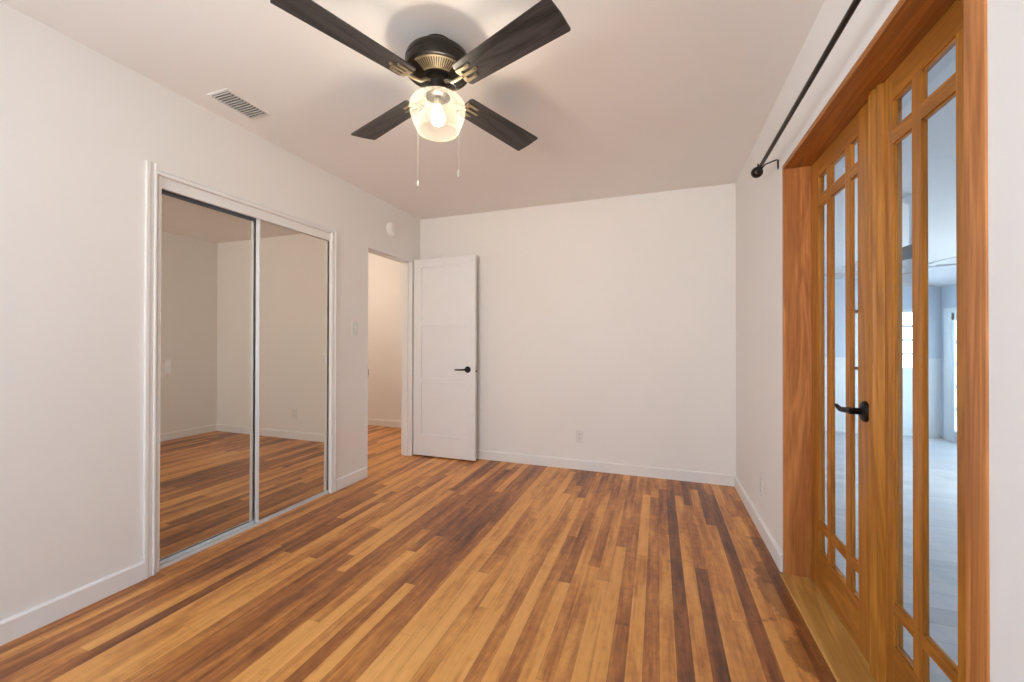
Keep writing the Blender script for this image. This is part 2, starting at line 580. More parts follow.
w = struct(thing('added_window', (XL, -0.72, .80), '', ''), 'unseen white framed side window added behind the camera for cool fill light', 'window')  # window added to carry the cool fill light
boxes('frame', [(XL - .09, XL - .02, SY_0, SY_0 + .05, .80, 2.10), (XL - .09, XL - .02, SY_1 - .05, SY_1, .80, 2.10),
                (XL - .09, XL - .02, SY_0, SY_1, .80, .85), (XL - .09, XL - .02, SY_0, SY_1, 2.05, 2.10), (XL - .08, XL - .04, SY_0, SY_1, 1.43, 1.47)], M['trim'], w)
boxes('pane', [(XL - .06, XL - .055, SY_0 + .05, SY_1 - .05, .85, 2.05)], M['glass'], w)


def base_prof(t=0.015, h=0.088):
    return [(0, 0), (t, 0), (t, h - 0.008), (t - 0.006, h), (0, h)]


def baseboard(name, lst, label):
    """runs of painted baseboard; each run = (axis, wall position, sign into the room, from, to)"""
    bm = bmesh.new()
    for ax, pos, sg, a, c in lst:
        pts = [(pos + sg * p[0], p[1]) for p in base_prof()]
        prism(bm, pts, ax, a, c)
    return struct(obj(name, bm, M['trim']), label, 'baseboard')


baseboard('baseboard_left', [(1, XL, 1, YF, 1.252), (1, XL, 1, 2.502, HY0 - 0.002)], 'white baseboard along the wall of the mirrored closet')
bm_runs = [(0, YB, -1, XL + 0.015, XR - 0.015)]
baseboard('baseboard_back', bm_runs, 'white baseboard along the wall facing the camera')
baseboard('baseboard_right', [(1, XR, -1, FY1 + 0.002, YB - 0.015), (1, XR, -1, YF, FY0 - 0.002)], 'white baseboard along the wall between back corner and French doors')

# ------------------------------------------------------------------ closet recess, casing, tracks, mirror doors
CX = -3.05
struct(boxes('wall_closet', [
    (CX - .05, CX, CY0 - .2, CY1 + .2, 0, H), (CX, XL - WT, CY0 - .2, CY0 - .15, 0, H), (CX, XL - WT, CY1 + .1, CY1 + .15, 0, H)], M['wall']),
    'inner closet walls hidden behind the mirror doors', 'wall')
bm = bmesh.new()
cw = 0.048
for yy, sg, top in ((CY0, -1, CZ + .050), (CY1, 1, CZ + .026)):
    pts = [(XL, yy), (XL + .011, yy), (XL + .014, yy + sg * .005), (XL + .014, yy + sg * .011), (XL + .009, yy + sg * .015),
           (XL + .011, yy + sg * .028), (XL + .016, yy + sg * .036), (XL + .016, yy + sg * cw), (XL, yy + sg * cw)]
    prism(bm, pts, 2, 0, top)
pts = [(XL, CZ), (XL + .010, CZ), (XL + .013, CZ + .004), (XL + .013, CZ + .010), (XL + .008, CZ + .013),
       (XL + .010, CZ + .018), (XL + .015, CZ + .022), (XL + .015, CZ + .026), (XL, CZ + .026)]
prism(bm, pts, 1, CY0 - .012, CY1 + .012)
struct(obj('trim_1', bm, M['trim']), 'white moulded casing framing the mirrored closet', 'trim')
# jamb lining and fascia board hiding the hanging track
YA, YZ = CY0 + .022, CY1 + .046
struct(boxes('trim_2', [
    (XL - WT, XL, YA - .014, YA, 0, CZ), (XL - WT, XL, YZ, YZ + .007, 0, CZ), (XL - .016, XL, CY1, YZ, 0, CZ), (XL - .028, XL - .010, YA, YZ, CZ - .056, CZ)], M['trim']),
    'white fascia board and lining inside the closet casing', 'trim')
XF, XBk = -2.384, -2.418                   # front and rear sliding panels (centre planes)
bm = bmesh.new()
TZ = CZ - 0.034
box(bm, -2.438, -2.366, YA, YZ, TZ, TZ + .004)
for xx in (-2.438, -2.403, -2.369):
    box(bm, xx, xx + .003, YA, YZ, TZ - .034 + (0.012 if xx > -2.38 else 0), TZ)
t = tag(obj('upper_sliding_track', bm, M['track']), 'dark grey metal sliding track above the mirrored closet doors', 'track')
lt_ = tag(boxes('lower_sliding_track', [(xx, xx + .005, YA, YZ, 0, .013) for xx in (-2.440, -2.4055, -2.366)], M['alu']), 'white metal sliding track on the floor under the mirrored closet doors', 'track')
boxes('shaded_track_bed', [(-2.435, -2.366, YA, YZ, 0, .002)], M['track'], lt_)  # bed coloured grey for the shade between the white rails
boxes('guide_rib', [(xx, xx + .005, YA, YZ, .002, .008) for xx in (-2.4205, -2.3865)], M['alu'], lt_)


def mirror_door(y0, y1, xc, pull_y, label):
    z0, z1 = 0.012, CZ - 0.043
    r = thing('sliding_mirror_door', (xc, (y0 + y1) / 2, 0.02), label, 'mirror door', 'mirrored closet doors')
    boxes('mirror', [(xc + .005, xc + .011, y0 + .010, y1 - .010, z0 + .012, z1 - .008)], M['mirror'], r)
    for a, c in ((y0, y0 + .010), (y1 - .010, y1)):
        bm = bmesh.new()
        s = 1 if a == y0 else -1
        e = a if s == 1 else c
        prism(bm, [(xc - .013, e), (xc + .012, e), (xc + .013, e + s * .001), (xc + .013, e + s * .007), (xc + .0115, e + s * .008), (xc + .0115, e + s * .010), (xc - .013, e + s * .010)], 2, z0, z1)
        obj('stile', bm, M['alu'], r)
    boxes('bottom_rail', [(xc - .010, xc + .013, y0 + .010, y1 - .010, z0, z0 + .009)], M['alu'], r)
    boxes('top_rail', [(xc - .010, xc + .013, y0 + .010, y1 - .010, z1 - .004, z1)], M['alu'], r)
    p = boxes('finger_pull', [(xc + .011, xc + .0135, pull_y - .014, pull_y - .009, .985, 1.055), (xc + .011, xc + .0135, pull_y + .009, pull_y + .014, .985, 1.055),
                              (xc + .011, xc + .0135, pull_y - .009, pull_y + .009, .985, .990), (xc + .011, xc + .0135, pull_y - .009, pull_y + .009, 1.050, 1.055)], M['plastic'], r)
    p['label'] = 'small recessed white finger pull'
    boxes('recess_cup', [(xc + .011, xc + .0118, pull_y - .009, pull_y + .009, .990, 1.050)], M['plastic'], p)
    for yy in (y0 + .05, y1 - .05):
        boxes('roller', [(xc - .004, xc + .004, yy - .012, yy + .012, .0085, .030)], M['track'], r)
    return r


mirror_door(YA + .001, 1.910, XBk, 1.385, 'left mirrored closet door on the rear track, nearer the camera')
mirror_door(1.870, YZ - .001, XF, 2.420, 'right mirrored closet door on the front track, nearer the hall doorway')

# ------------------------------------------------------------------ hall doorway, hall and bedroom door
struct(boxes('trim_3', [
    (XL - WT - .004, XL + .002, HY0, HY0 + .018, 0, HZ), (XL - WT - .004, XL + .002, HY1 - .018, HY1, 0, HZ),
    (XL - WT - .004, XL + .002, HY0 + .018, HY1 - .018, HZ - .018, HZ),
    (XL - .075, XL - .042, HY1 - .030, HY1 - .018, 0, HZ - .018), (XL - .075, XL - .042, HY0 + .018, HY0 + .030, 0, HZ - .018),
    (XL - .075, XL - .042, HY0 + .03, HY1 - .03, HZ - .030, HZ - .018)], M['trim'], bevel=.0015), 'white jamb lining the doorway to the hall', 'trim')
sp = tag(boxes('strike_plate', [(XL - .034, XL + .004, HY0 + .018, HY0 + .021, .855, .925), (XL + .001, XL + .005, HY0 + .018, HY0 + .026, .870, .910)], M['chrome']),
         'small metal strike plate on the latch side of the hall doorway', 'strike plate')
struct(boxes('wall_hall_back', [(-5.0, XL - WT, 4.667, 4.78, 0, H)], M['wall']), 'warmly lit hall wall seen through the doorway', 'wall')
struct(boxes('wall_hall_side', [(-5.1, -5.0, 2.55, 4.78, 0, H), (XL - WT - .1, XL - WT, YB + WT, 4.667, 0, H), (-5.0, XL - WT, 2.60, 2.70, 0, H)], M['wall']),
       'hall side walls beyond the doorway', 'wall')
baseboard('baseboard_hall', [(0, 4.667, -1, -5.0, XL - WT)], 'white baseboard of the hall wall seen through the doorway')
hl = bpy.data.lights.new('hall_lamp', 'POINT')
hl.energy = 20
hl.color = (1.0, 0.86, 0.72)
hl.shadow_soft_size = 0.12
ho = bpy.data.objects.new('hall_lamp', hl)
COL.objects.link(ho)
ho.location = (-3.75, 3.45, 2.2)

# bedroom door, standing open nearly flat to the back wall
DX0, DX1, DY0, DY1, DZ0, DZ1 = -2.338, -1.650, 3.550, 3.585, 0.014, 1.992
d = struct(thing('door_1', (DX0, DY1, 0.014), '', ''), 'open white three panel door with a black lever in front of the back wall', 'door')
sx0, sx1 = DX0 + .092, DX1 - .090
PZ = [(0.225, 0.745), (0.790, 1.318), (1.362, 1.905)]
for a, c in ((DX0, sx0), (sx1, DX1)):
    boxes('stile', [(a, c, DY0, DY1, DZ0, DZ1)], M['doorw'], d, .0015)
zz = [DZ0] + [q for p_ in PZ for q in p_] + [DZ1]
for i in range(0, len(zz), 2):
    boxes('rail', [(sx0, sx1, DY0, DY1, zz[i], zz[i + 1])], M['doorw'], d, .0012)
for a, c in PZ:
    boxes('panel', [(sx0 - .002, sx1 + .002, DY0 + .011, DY1 - .011, a - .002, c + .002)], M['doorw'], d)
lx, lz = -1.727, 0.889
bm = bmesh.new()
lathe(bm, 0, 0, [(0, 0), (.031, 0), (.032, .004), (.030, .009), (.016, .013), (.011, .016), (.011, .045), (.0, .047)], 28)
bmesh.ops.rotate(bm, verts=bm.verts[:], cent=(0, 0, 0), matrix=Matrix.Rotation(PI / 2, 3, 'X'))
bmesh.ops.translate(bm, verts=bm.verts[:], vec=(lx, DY0, lz))
hd = obj('door_handle', bm, M['black'], d, smooth=True)
hd['label'] = 'black round rose with a slim lever'
bm = bmesh.new()
tube(bm, [(lx + .006, DY0 - .040, lz), (lx - .02, DY0 - .043, lz), (lx - .07, DY0 - .046, lz - .002), (lx - .112, DY0 - .044, lz - .003), (lx - .122, DY0 - .041, lz - .003)], [.0085, .0085, .0075, .0065, .004], 12)
obj('lever', bm, M['black'], hd, smooth=True)
lt = boxes('latch_plate', [(DX1 - .001, DX1 + .0015, DY0 + .006, DY1 - .006, lz - .030, lz + .030)], M['doorw'], d)
boxes('latch_bolt', [(DX1, DX1 + .009, DY0 + .010, DY1 - .010, lz - .024, lz - .006)], M['black'], d)
boxes('latch_screw', [(DX1, DX1 + .004, DY0 + .013, DY1 - .013, lz + .010, lz + .020)], M['black'], d)
for hz in (0.22, 1.0, 1.78):
    bm = bmesh.new()
    tube(bm, [(DX0 - .004, DY1 + .004, hz - .045), (DX0 - .004, DY1 + .004, hz + .045)], .006, 10)
    obj('hinge', bm, M['chrome'], d, smooth=True)


def outlet(axis, pos, sg, a, z, label, switch=False):
    """wall plate; axis = wall normal axis, a = position along the wall"""
    nm = 'light_switch' if switch else 'wall_outlet'
    loc = (pos, a, z) if axis == 0 else (a, pos, z)
    r = thing(nm, loc, label, 'light switch' if switch else 'wall outlet', None if switch else 'wall outlets')

    def B(name, lst, mat, parent, bevel=0):
        out = []
        for (d0, d1, a0, a1, z0, z1) in lst:
            p0, p1 = pos + sg * d0, pos + sg * d1
            p0, p1 = min(p0, p1), max(p0, p1)
            out.append((p0, p1, a + a0, a + a1, z + z0, z + z1) if axis == 0 else (a + a0, a + a1, p0, p1, z + z0, z + z1))
        return boxes(name, out, mat, parent, bevel)
    B('plate', [(0, .006, -.035, .035, -.0575, .0575)], M['plastic'], r, .002)
    if switch:
        tg = B('toggle', [(.006, .016, -.005, .005, -.004, .012)], M['plastic'], r)
        B('toggle_frame', [(.006, .0075, -.009, .009, -.017, .017)], M['plastic'], tg)
        B('screw', [(.006, .0072, -.003, .003, .028, .034)], M['chrome'], r)
        B('screw', [(.006, .0072, -.003, .003, -.034, -.028)], M['chrome'], r)
    else:
        for s in (-1, 1):
            q = B('receptacle', [(.006, .008, -.016, .016, s * .020 - .0135, s * .020 + .0135)], M['plastic'], r, .001)
            B('slots', [(.008, .0083, -.008, -.006, s * .020 - .003, s * .020 + .007), (.008, .0083, .005, .007, s * .020 - .003, s * .020 + .006),
                        (.008, .0083, -.002, .002, s * .020 - .010, s * .020 - .006)], M['slot'], q)
        B('screw', [(.006, .0072, -.002, .002, -.002, .002)], M['chrome'], r)
    return r


outlet(1, YB, -1, -0.665, 0.303, 'white wall outlet on the back wall facing the camera')
outlet(0, XR, -1, 2.82, 0.280, 'white wall outlet on the right wall beside the French doors')
outlet(1, 4.667, -1, -3.235, 0.275, 'white wall outlet on the hall wall seen through the doorway')
outlet(0, XL, 1, 2.708, 1.262, 'white light switch between the mirrored closet and the hall doorway', True)

# smoke detector over the doorway
r = thing('smoke_detector', (XL, 3.185, 2.205), 'round white smoke detector high on the wall above the hall doorway', 'smoke detector')
bm = bmesh.new()
lathe(bm, 0, 0, [(0, 0), (.068, 0), (.070, .006), (.066, .012), (0, .012)], 36)
bmesh.ops.rotate(bm, verts=bm.verts[:], cent=(0, 0, 0), matrix=Matrix.Rotation(PI / 2, 3, 'Y'))
bmesh.ops.translate(bm, verts=bm.verts[:], vec=(XL, 3.185, 2.205))
obj('base', bm, M['wall'], r, smooth=True)
bm = bmesh.new()
lathe(bm, 0, 0, [(.062, .012), (.058, .020), (.054, .022), (.052, .030), (.045, .037), (0, .040)], 36)
bmesh.ops.rotate(bm, verts=bm.verts[:], cent=(0, 0, 0), matrix=Matrix.Rotation(PI / 2, 3, 'Y'))
bmesh.ops.translate(bm, verts=bm.verts[:], vec=(XL, 3.185, 2.205))
obj('cover', bm, M['wall'], r, smooth=True)
bm = bmesh.new()
lathe(bm, 0, 0, [(0, .036), (.009, .036), (.009, .0415), (0, .0415)], 16)
bmesh.ops.rotate(bm, verts=bm.verts[:], cent=(0, 0, 0), matrix=Matrix.Rotation(PI / 2, 3, 'Y'))
bmesh.ops.translate(bm, verts=bm.verts[:], vec=(XL, 3.175, 2.185))
obj('test_button', bm, M['wall'], r, smooth=True)

# ceiling vent
vx0, vx1, vy0, vy1 = -2.196, -2.073, 1.458, 1.682
r = thing('ceiling_vent', ((vx0 + vx1) / 2, (vy0 + vy1) / 2, H), 'white louvred air vent in the ceiling above the mirrored closet', 'air vent')
fw = .014
boxes('frame', [(vx0 - fw, vx0, vy0 - fw, vy1 + fw, H - .006, H), (vx1, vx1 + fw, vy0 - fw, vy1 + fw, H - .006, H),
                (vx0, vx1, vy0 - fw, vy0, H - .006, H), (vx0, vx1, vy1, vy1 + fw, H - .006, H)], M['vent'], r, .0015)
boxes('backing', [(vx0, vx1, vy0, vy1, H - .0012, H)], M['ventin'], r)
ns = 13
for i in range(ns):
    yc = vy0 + (i + .5) * (vy1 - vy0) / ns
    bm = bmesh.new()
    prism(bm, [(yc - .006, H - .0125), (yc - .0045, H - .0130), (yc + .0020, H - .0016), (yc + .0005, H - .0013)], 0, vx0, vx1)
    obj('slat', bm, M['vent'], r)

# ------------------------------------------------------------------ French doors
XD = 0.706                                  # room-side face of the door leaves
JF = 0.045                                  # width of the frame's front edge
IY0, IY1, IZ = FY0 + .066, 2.355, 2.015
XO = XR + 0.16
struct(boxes('trim_4', [(XR - .004, XO, IY1, FY1, 0, IZ)], M['jamb_v'], bevel=.002), 'orange-brown wooden door jamb at the far side of the French doors', 'trim')
struct(boxes('trim_5', [(XR - .004, XO, FY0, FY1, IZ, FZ)], M['jamb_h'], bevel=.002), 'orange-brown wooden head jamb above the French doors', 'trim')
bm = bmesh.new()
prism(bm, [(XR - .004, FY0), (XR - .004, FY0 + .042), (XR + .000, FY0 + .046), (XR + .000, FY0 + .066), (XO, FY0 + .066), (XO, FY0)], 2, 0, IZ)
struct(obj('trim_6', bm, M['jamb_v'], bevel=.002), 'golden wooden door jamb at the near side of the French doors', 'trim')
bm = bmesh.new()
prism(bm, [(0.572, 0.0), (0.573, 0.004), (0.578, 0.006), (0.690, 0.006), (XO, 0.006), (XO, -0.02), (XR + .022, -0.02), (XR + .022, 0)], 1, IY0, IY1)
struct(obj('trim_7', bm, M['sill']), 'pale wooden sill under the French doors', 'trim')

DB = 0.012                                  # underside of the leaves
DT = IZ - 0.004
ZT, ZM1, ZM0, ZL1, ZL0, ZB = 1.925, 1.830, 1.785, 0.322, 0.286, 0.185


def leaf(name, label, ycuts, extra=None):
    """ycuts: outline and opening limits along y, ascending: edge, pane, muntin ... edge"""
    y = ycuts
    r = struct(thing(name, (XD, y[0], DB), '', ''), label, 'door')
    X1 = XD + .024
    lip, xl = .006, XD + .005
    xg = XD + .0090

    def bar(nm, y0, y1, z0, z1, mat, lips):
        bm = bmesh.new()
        XB = XD + .014 if 'muntin' in nm else X1
        box(bm, XD, XB, y0, y1, z0, z1)
        for s in lips:
            if s == 'y-':
                box(bm, xl, XD + .0125, y0 - lip, y0, z0, z1)
            if s == 'y+':
                box(bm, xl, XD + .0125, y1, y1 + lip, z0, z1)
            if s == 'z-':
                box(bm, xl, XD + .0125, y0, y1, z0 - lip, z0)
            if s == 'z+':
                box(bm, xl, XD + .0125, y0, y1, z1, z1 + lip)
        return obj(nm, bm, mat, r, origin=(XD, (y0 + y1) / 2 + random.random(), (z0 + z1) / 2 + random.random()))
    random.seed(len(label))
    bar('stile', y[0], y[1], DB, DT, M['oak_v'], ['y+'])
    bar('stile', y[6], y[7], DB, DT, M['oak_v'], ['y-'])
    bar('top_rail', y[1], y[6], ZT, DT, M['oak_h'], ['z-'])
    bar('bottom_rail', y[1], y[6], DB, ZB, M['oak_h'], ['z+'])
    bar('upright_muntin', y[2], y[3], ZB, ZT, M['oak_v'], ['y-', 'y+'])
    bar('upright_muntin', y[4], y[5], ZB, ZT, M['oak_v'], ['y-', 'y+'])
    for a, c in ((y[1], y[2]), (y[3], y[4]), (y[5], y[6])):
        bar('cross_muntin', a, c, ZM0, ZM1, M['oak_h'], ['z-', 'z+'])
        bar('cross_muntin', a, c, ZL0, ZL1, M['oak_h'], ['z-', 'z+'])
        for z0, z1 in ((ZM1, ZT), (ZL1, ZM0), (ZB, ZL0)):
            g = boxes('glass_pane', [(xg - .002, xg + .002, a + .004, c - .004, z0 + .004, z1 - .004)], M['glass'], r)
    return r


boxes('gap_shade_strip', [(XD + .006, XD + .016, IY0 + .002, IY1 - .002, .006, .0115), (XD + .020, XD + .026, IY1 - .006, IY1 - .0005, .006, IZ - .002)], M['dark'],  # dark strips standing in for the shade in the door gaps
      tag(thing('gap_shade', (XD, IY1, 0.006), '', ''), 'dark strips added for the shade in the gap under and beside the far French door leaf', 'gap shade'))
YM = 1.730
far = leaf('door_2', 'far wooden French door leaf with glass panes and a black lever handle',
           [YM + .002, 1.866, 1.929, 1.973, 2.117, 2.162, 2.262, IY1 - .006])
near = leaf('door_3', 'near wooden French door leaf with glass panes and a fluted edge strip',
            [IY0 + .004, 1.180, 1.289, 1.334, 1.4775, 1.522, 1.626, YM - .002])
# astragal strip covering the meeting edge, fluted
bm = bmesh.new()
pts = [(XD, 1.674)]
for a, dx in ((1.676, .008), (1.683, .014), (1.692, .016), (1.698, .010), (1.706, .010), (1.712, .017), (1.723, .019), (1.729, .012), (1.737, .012), (1.742, .016), (1.748, .014), (1.751, .008)):
    pts.append((XD - dx, a))
pts.append((XD, 1.752))
prism(bm, pts, 2, DB, DT)
obj('astragal', bm, M['oak_v'], near, origin=(XD, 1.2, 0.4))
# lever handle on the far leaf
hx, hy, hz = XD, 1.808, 0.902
bm = bmesh.new()
lathe(bm, 0, 0, [(0, 0), (.034, 0), (.034, .004), (.030, .010), (.018, .014), (.012, .016), (.012, .050), (0, .052)], 32)
for v in bm.verts:
    if v.co.z < 0.013:
        v.co.y *= 1.12
bmesh.ops.rotate(bm, verts=bm.verts[:], cent=(0, 0, 0), matrix=Matrix.Rotation(-PI / 2, 3, 'Y'))
bmesh.ops.rotate(bm, verts=bm.verts[:], cent=(0, 0, 0), matrix=Matrix.Rotation(PI / 2, 3, 'X'))
bmesh.ops.translate(bm, verts=bm.verts[:], vec=(hx, hy, hz))
hd = obj('door_handle', bm, M['black'], far, smooth=True)
hd['label'] = 'black lever handle on a rounded rose'
bm = bmesh.new()
tube(bm, [(hx - .044, hy - .010, hz), (hx - .046, hy + .012, hz + .001), (hx - .049, hy + .042, hz - .003), (hx - .052, hy + .066, hz - .004), (hx - .054, hy + .080, hz + .002), (hx - .056, hy + .092, hz + .007), (hx - .057, hy + .100, hz + .007)],
     [.010, .011, .0105, .0095, .008, .007, .005], 12)
obj('lever', bm, M['black'], hd, smooth=True)
for (pr, yy) in ((far, IY1 - .002), (near, IY0 + .002)):
    for q in (0.25, 1.0, 1.80):
        bm = bmesh.new()
        tube(bm, [(XD + .028, yy, q - .045), (XD + .028, yy, q + .045)], .006, 10)
        obj('hinge', bm, M['bronze'], pr, smooth=True)

# curtain rod above the French doors
RX, RZ = 0.514, 2.086
r = thing('curtain_rod', (RX, 1.7, RZ), 'dark bronze curtain rod with a ball end above the French doors', 'curtain rod')
bm = bmesh.new()
tube(bm, [(RX, 0.93, RZ), (RX, 2.50, RZ)], .0095, 14)
obj('rod', bm, M['bronze'], r, smooth=True)
for ye, s in ((2.50, 1), (0.93, -1)):
    bm = bmesh.new()
    prof = [(0, -.010), (.0125, -.010), (.0125, -.002), (.010, .0), (.010, .006), (.014, .008), (.014, .012), (.009, .015), (.009, .020), (.015, .024)]
    R_ = .030
    for k in range(1, 13):
        a = -PI / 2 + PI * k / 12
        if R_ * math.cos(a) < .015 and a < 0:
            continue
        prof.append((max(R_ * math.cos(a), 0), .046 + R_ * math.sin(a)))
    prof[-1] = (0, prof[-1][1])
    lathe(bm, 0, 0, prof, 24)
    bmesh.ops.rotate(bm, verts=bm.verts[:], cent=(0, 0, 0), matrix=Matrix.Rotation(-s * PI / 2, 3, 'X'))
    bmesh.ops.translate(bm, verts=bm.verts[:], vec=(RX, ye, RZ))
    obj('finial', bm, M['bronze'], r, smooth=True)
for yb in (2.455, 1.0):
    bm = bmesh.new()
    tube(bm, [(RX - .014, yb, RZ + .010), (RX - .013, yb, RZ - .004), (RX - .006, yb, RZ - .013), (RX + .006, yb, RZ - .013), (RX + .014, yb, RZ - .003), (RX + .022, yb, RZ + .004), (XR - .008, yb, RZ + .020), (XR - .004, yb, RZ + .016), (XR - .003, yb, RZ - .022)], .0036, 8)
    bk = obj('bracket', bm, M['black'], r, smooth=True)
    boxes('wall_plate', [(XR - .004, XR, yb - .008, yb + .008, RZ - .030, RZ + .018)], M['black'], bk)

# ------------------------------------------------------------------ ceiling fan
FX, FY = -0.896, 1.541
ZBL = 2.242                                 # blade level
fan = thing('ceiling_fan', (FX, FY, H), 'dark bronze ceiling fan with four black wood blades and a lit glass shade', 'ceiling fan')
bm = bmesh.new()
lathe(bm, FX, FY, [(.062, 2.440), (.066, 2.437), (.066, 2.428), (.062, 2.424), (.062, 2.400), (.064, 2.396)], 48)
obj('canopy', bm, M['fanmetal'], fan, smooth=True)
bm = bmesh.new()
lathe(bm, FX, FY, [(.062, 2.400), (.096, 2.398), (.118, 2.391), (.132, 2.379), (.138, 2.364), (.139, 2.352), (.1365, 2.349), (.1365, 2.345), (.139, 2.342), (.139, 2.322), (.137, 2.316),
                   (.131, 2.313), (.128, 2.3135), (.122, 2.312), (.072, 2.291), (.066, 2.288), (.050, 2.287)], 64)
obj('motor_housing', bm, M['fanmetal'], fan, smooth=True)
# slotted vent strips on the sloping underside, one facing the room each way between two blades
for mid in (math.radians(294.3), math.radians(114.3)):
    bm = bmesh.new()
    half, nslot = math.radians(44), 17

    def cpt(a, rr, z):
        return bm.verts.new((FX + rr * math.cos(a), FY + rr * math.sin(a), z))

    def strip(a0, a1, p, q, th=.0035):
        c_ = []
        for a in (a0, a1):
            for rr, z in (p, q):
                c_ += [cpt(a, rr, z - .0008), cpt(a, rr, z - .0008 - th)]
        for f in ((0, 2, 6, 4), (1, 5, 7, 3), (0, 4, 5, 1), (2, 3, 7, 6), (0, 1, 3, 2), (4, 6, 7, 5)):
            bm.faces.new([c_[k] for k in f])
    for k in range(nslot):
        a = mid - half + 2 * half * k / nslot
        da = 2 * half / nslot
        strip(a + da * .30, a + da * .70, (.118, 2.3105), (.078, 2.2937))
        strip(a, a + da, (.124, 2.3130), (.118, 2.3105))
        strip(a, a + da, (.079, 2.2941), (.074, 2.2920))
    o = obj('vent_grille', bm, M['bracketm'], fan)
    o['label'] = 'slotted vent strip with the lamp glow put into its golden colour'
bm = bmesh.new()
lathe(bm, FX, FY, [(.056, 2.290), (.056, 2.272), (.047, 2.266), (.045, 2.250), (.045, 2.222), (.051, 2.218), (.053, 2.209), (.046, 2.205)], 40)
obj('switch_housing', bm, M['fanmetal'], fan, smooth=True)
PHI0 = 1.2094
BW0, BW1, PITCHB = 0.114, 0.141, -0.187
R0 = 0.150


def blade(k, length):
    a = PHI0 + k * PI / 2
    n0 = 6
    # outline in blade axes: x outward, y across
    rc = .006
    pts = [(R0, -BW0 / 2 + .010), (R0 + .010, -BW0 / 2)]
    pts += [(length - rc, -BW1 / 2)]
    pts += [(length - rc + rc * math.sin(t * PI / 2 / 4), -BW1 / 2 + rc - rc * math.cos(t * PI / 2 / 4)) for t in range(1, 5)]
    pts += [(length + .004, 0)]
    pts += [(q[0], -q[1]) for q in reversed(pts[:-1])]
    bm = bmesh.new()
    prism(bm, pts, 2, -.003, .003)
    bmesh.ops.recalc_face_normals(bm, faces=bm.faces[:])
    me = bpy.data.meshes.new('blade')
    bm.to_mesh(me)
    bm.free()
    me.materials.append(M['blade'])
    o = bpy.data.objects.new('blade', me)
    COL.objects.link(o)
    o.parent = fan
    o.location = (0, 0, ZBL - H)
    o.rotation_euler = (Matrix.Rotation(a, 3, 'Z') @ Matrix.Rotation(PITCHB, 3, 'X')).to_euler()
    # bracket: arm from the hub, then a three-fingered plate under the blade
    bm = bmesh.new()
    zb = -.0075
    tube(bm, [(.046, 0, .020), (.066, 0, .014), (.092, 0, -.004), (.126, 0, zb - .001), (.160, 0, zb)], [.008, .0075, .007, .0075, .007], 8)
    box(bm, .152, .170, -.034, .034, zb - .0025, -.003)
    for yy, x1_ in ((-.027, .216), (0, .236), (.027, .216)):
        box(bm, .160, x1_ - .004, yy - .0065, yy + .0065, zb - .0025, -.003)
        bmesh.ops.create_cone(bm, cap_ends=True, segments=14, radius1=.0065, radius2=.0065, depth=.0070, matrix=Matrix.Translation((x1_ - .004, yy, zb + .001)))
        bmesh.ops.create_cone(bm, cap_ends=True, segments=10, radius1=.004, radius2=.003, depth=.003, matrix=Matrix.Translation((x1_ - .012, yy, zb - .004)))
    me2 = bpy.data.meshes.new('blade_bracket')
    bmesh.ops.recalc_face_normals(bm, faces=bm.faces[:])
    bm.to_mesh(me2)
    bm.free()
    me2.materials.append(M['bracketm'])
    b2 = bpy.data.objects.new('blade_bracket', me2)
    COL.objects.link(b2)
    b2.parent = o
    return o


for k, ln in ((0, .632), (1, .622), (2, .638), (3, .632)):
    blade(k, ln)
# light kit
bm = bmesh.new()
outer = [(.050, 2.210), (.072, 2.208), (.094, 2.201), (.109, 2.190), (.118, 2.175), (.121, 2.158), (.118, 2.138), (.111, 2.115), (.102, 2.091), (.093, 2.073), (.0865, 2.062)]
lathe(bm, FX, FY, outer, 56, False)
sh = obj('light_shade', bm, M['shade'], fan, smooth=True)
sh.modifiers.clear()
sh['label'] = 'clear glass bowl shade open at the bottom'
bm = bmesh.new()
tube_pts = [(FX + .0865 * math.cos(2 * PI * i / 48), FY + .0865 * math.sin(2 * PI * i / 48), 2.062) for i in range(49)]
tube(bm, tube_pts, .0022, 6, False)
obj('shade_rim', bm, M['shade'], sh, smooth=True)
bm = bmesh.new()
lathe(bm, FX, FY, [(.015, 2.208), (.017, 2.203), (.017, 2.176), (.014, 2.172)], 24)
sk = obj('bulb_socket', bm, M['bracketm'], fan, smooth=True)
bm = bmesh.new()
lathe(bm, FX, FY, [(.013, 2.174), (.014, 2.162), (.019, 2.150), (.026, 2.138), (.030, 2.124), (.029, 2.111), (.024, 2.100), (.014, 2.092), (0, 2.089)], 28)
obj('bulb', bm, M['bulb'], fan, smooth=True)
fd = Vector((fwd.x, fwd.y, 0)).normalized()
cen = Vector((FX, FY, 0))


def pull_chain(pts, label):
    bm = bmesh.new()
    tube(bm, pts, .0007, 6)
    P_ = [Vector(p) for p in pts]
    tot = sum((c - a).length for a, c in zip(P_, P_[1:]))
    # little beads along the chain
    for a, c in zip(P_, P_[1:]):
        nb = max(1, int((c - a).length / .012))
        for i in range(nb):
            q = a.lerp(c, i / nb)
            bmesh.ops.create_icosphere(bm, subdivisions=1, radius=.0013, matrix=Matrix.Translation(q))
    ch = obj('pull_chain', bm, M['chain'], fan)
    bm = bmesh.new()
    e = P_[-1]
    lathe(bm, e.x, e.y, [(0, e.z + .004), (.0035, e.z), (.0055, e.z - .010), (.0065, e.z - .018), (.004, e.z - .025), (0, e.z - .027)], 14)
    pe = obj('pull_knob', bm, M['chain'], ch, smooth=True)
    return ch


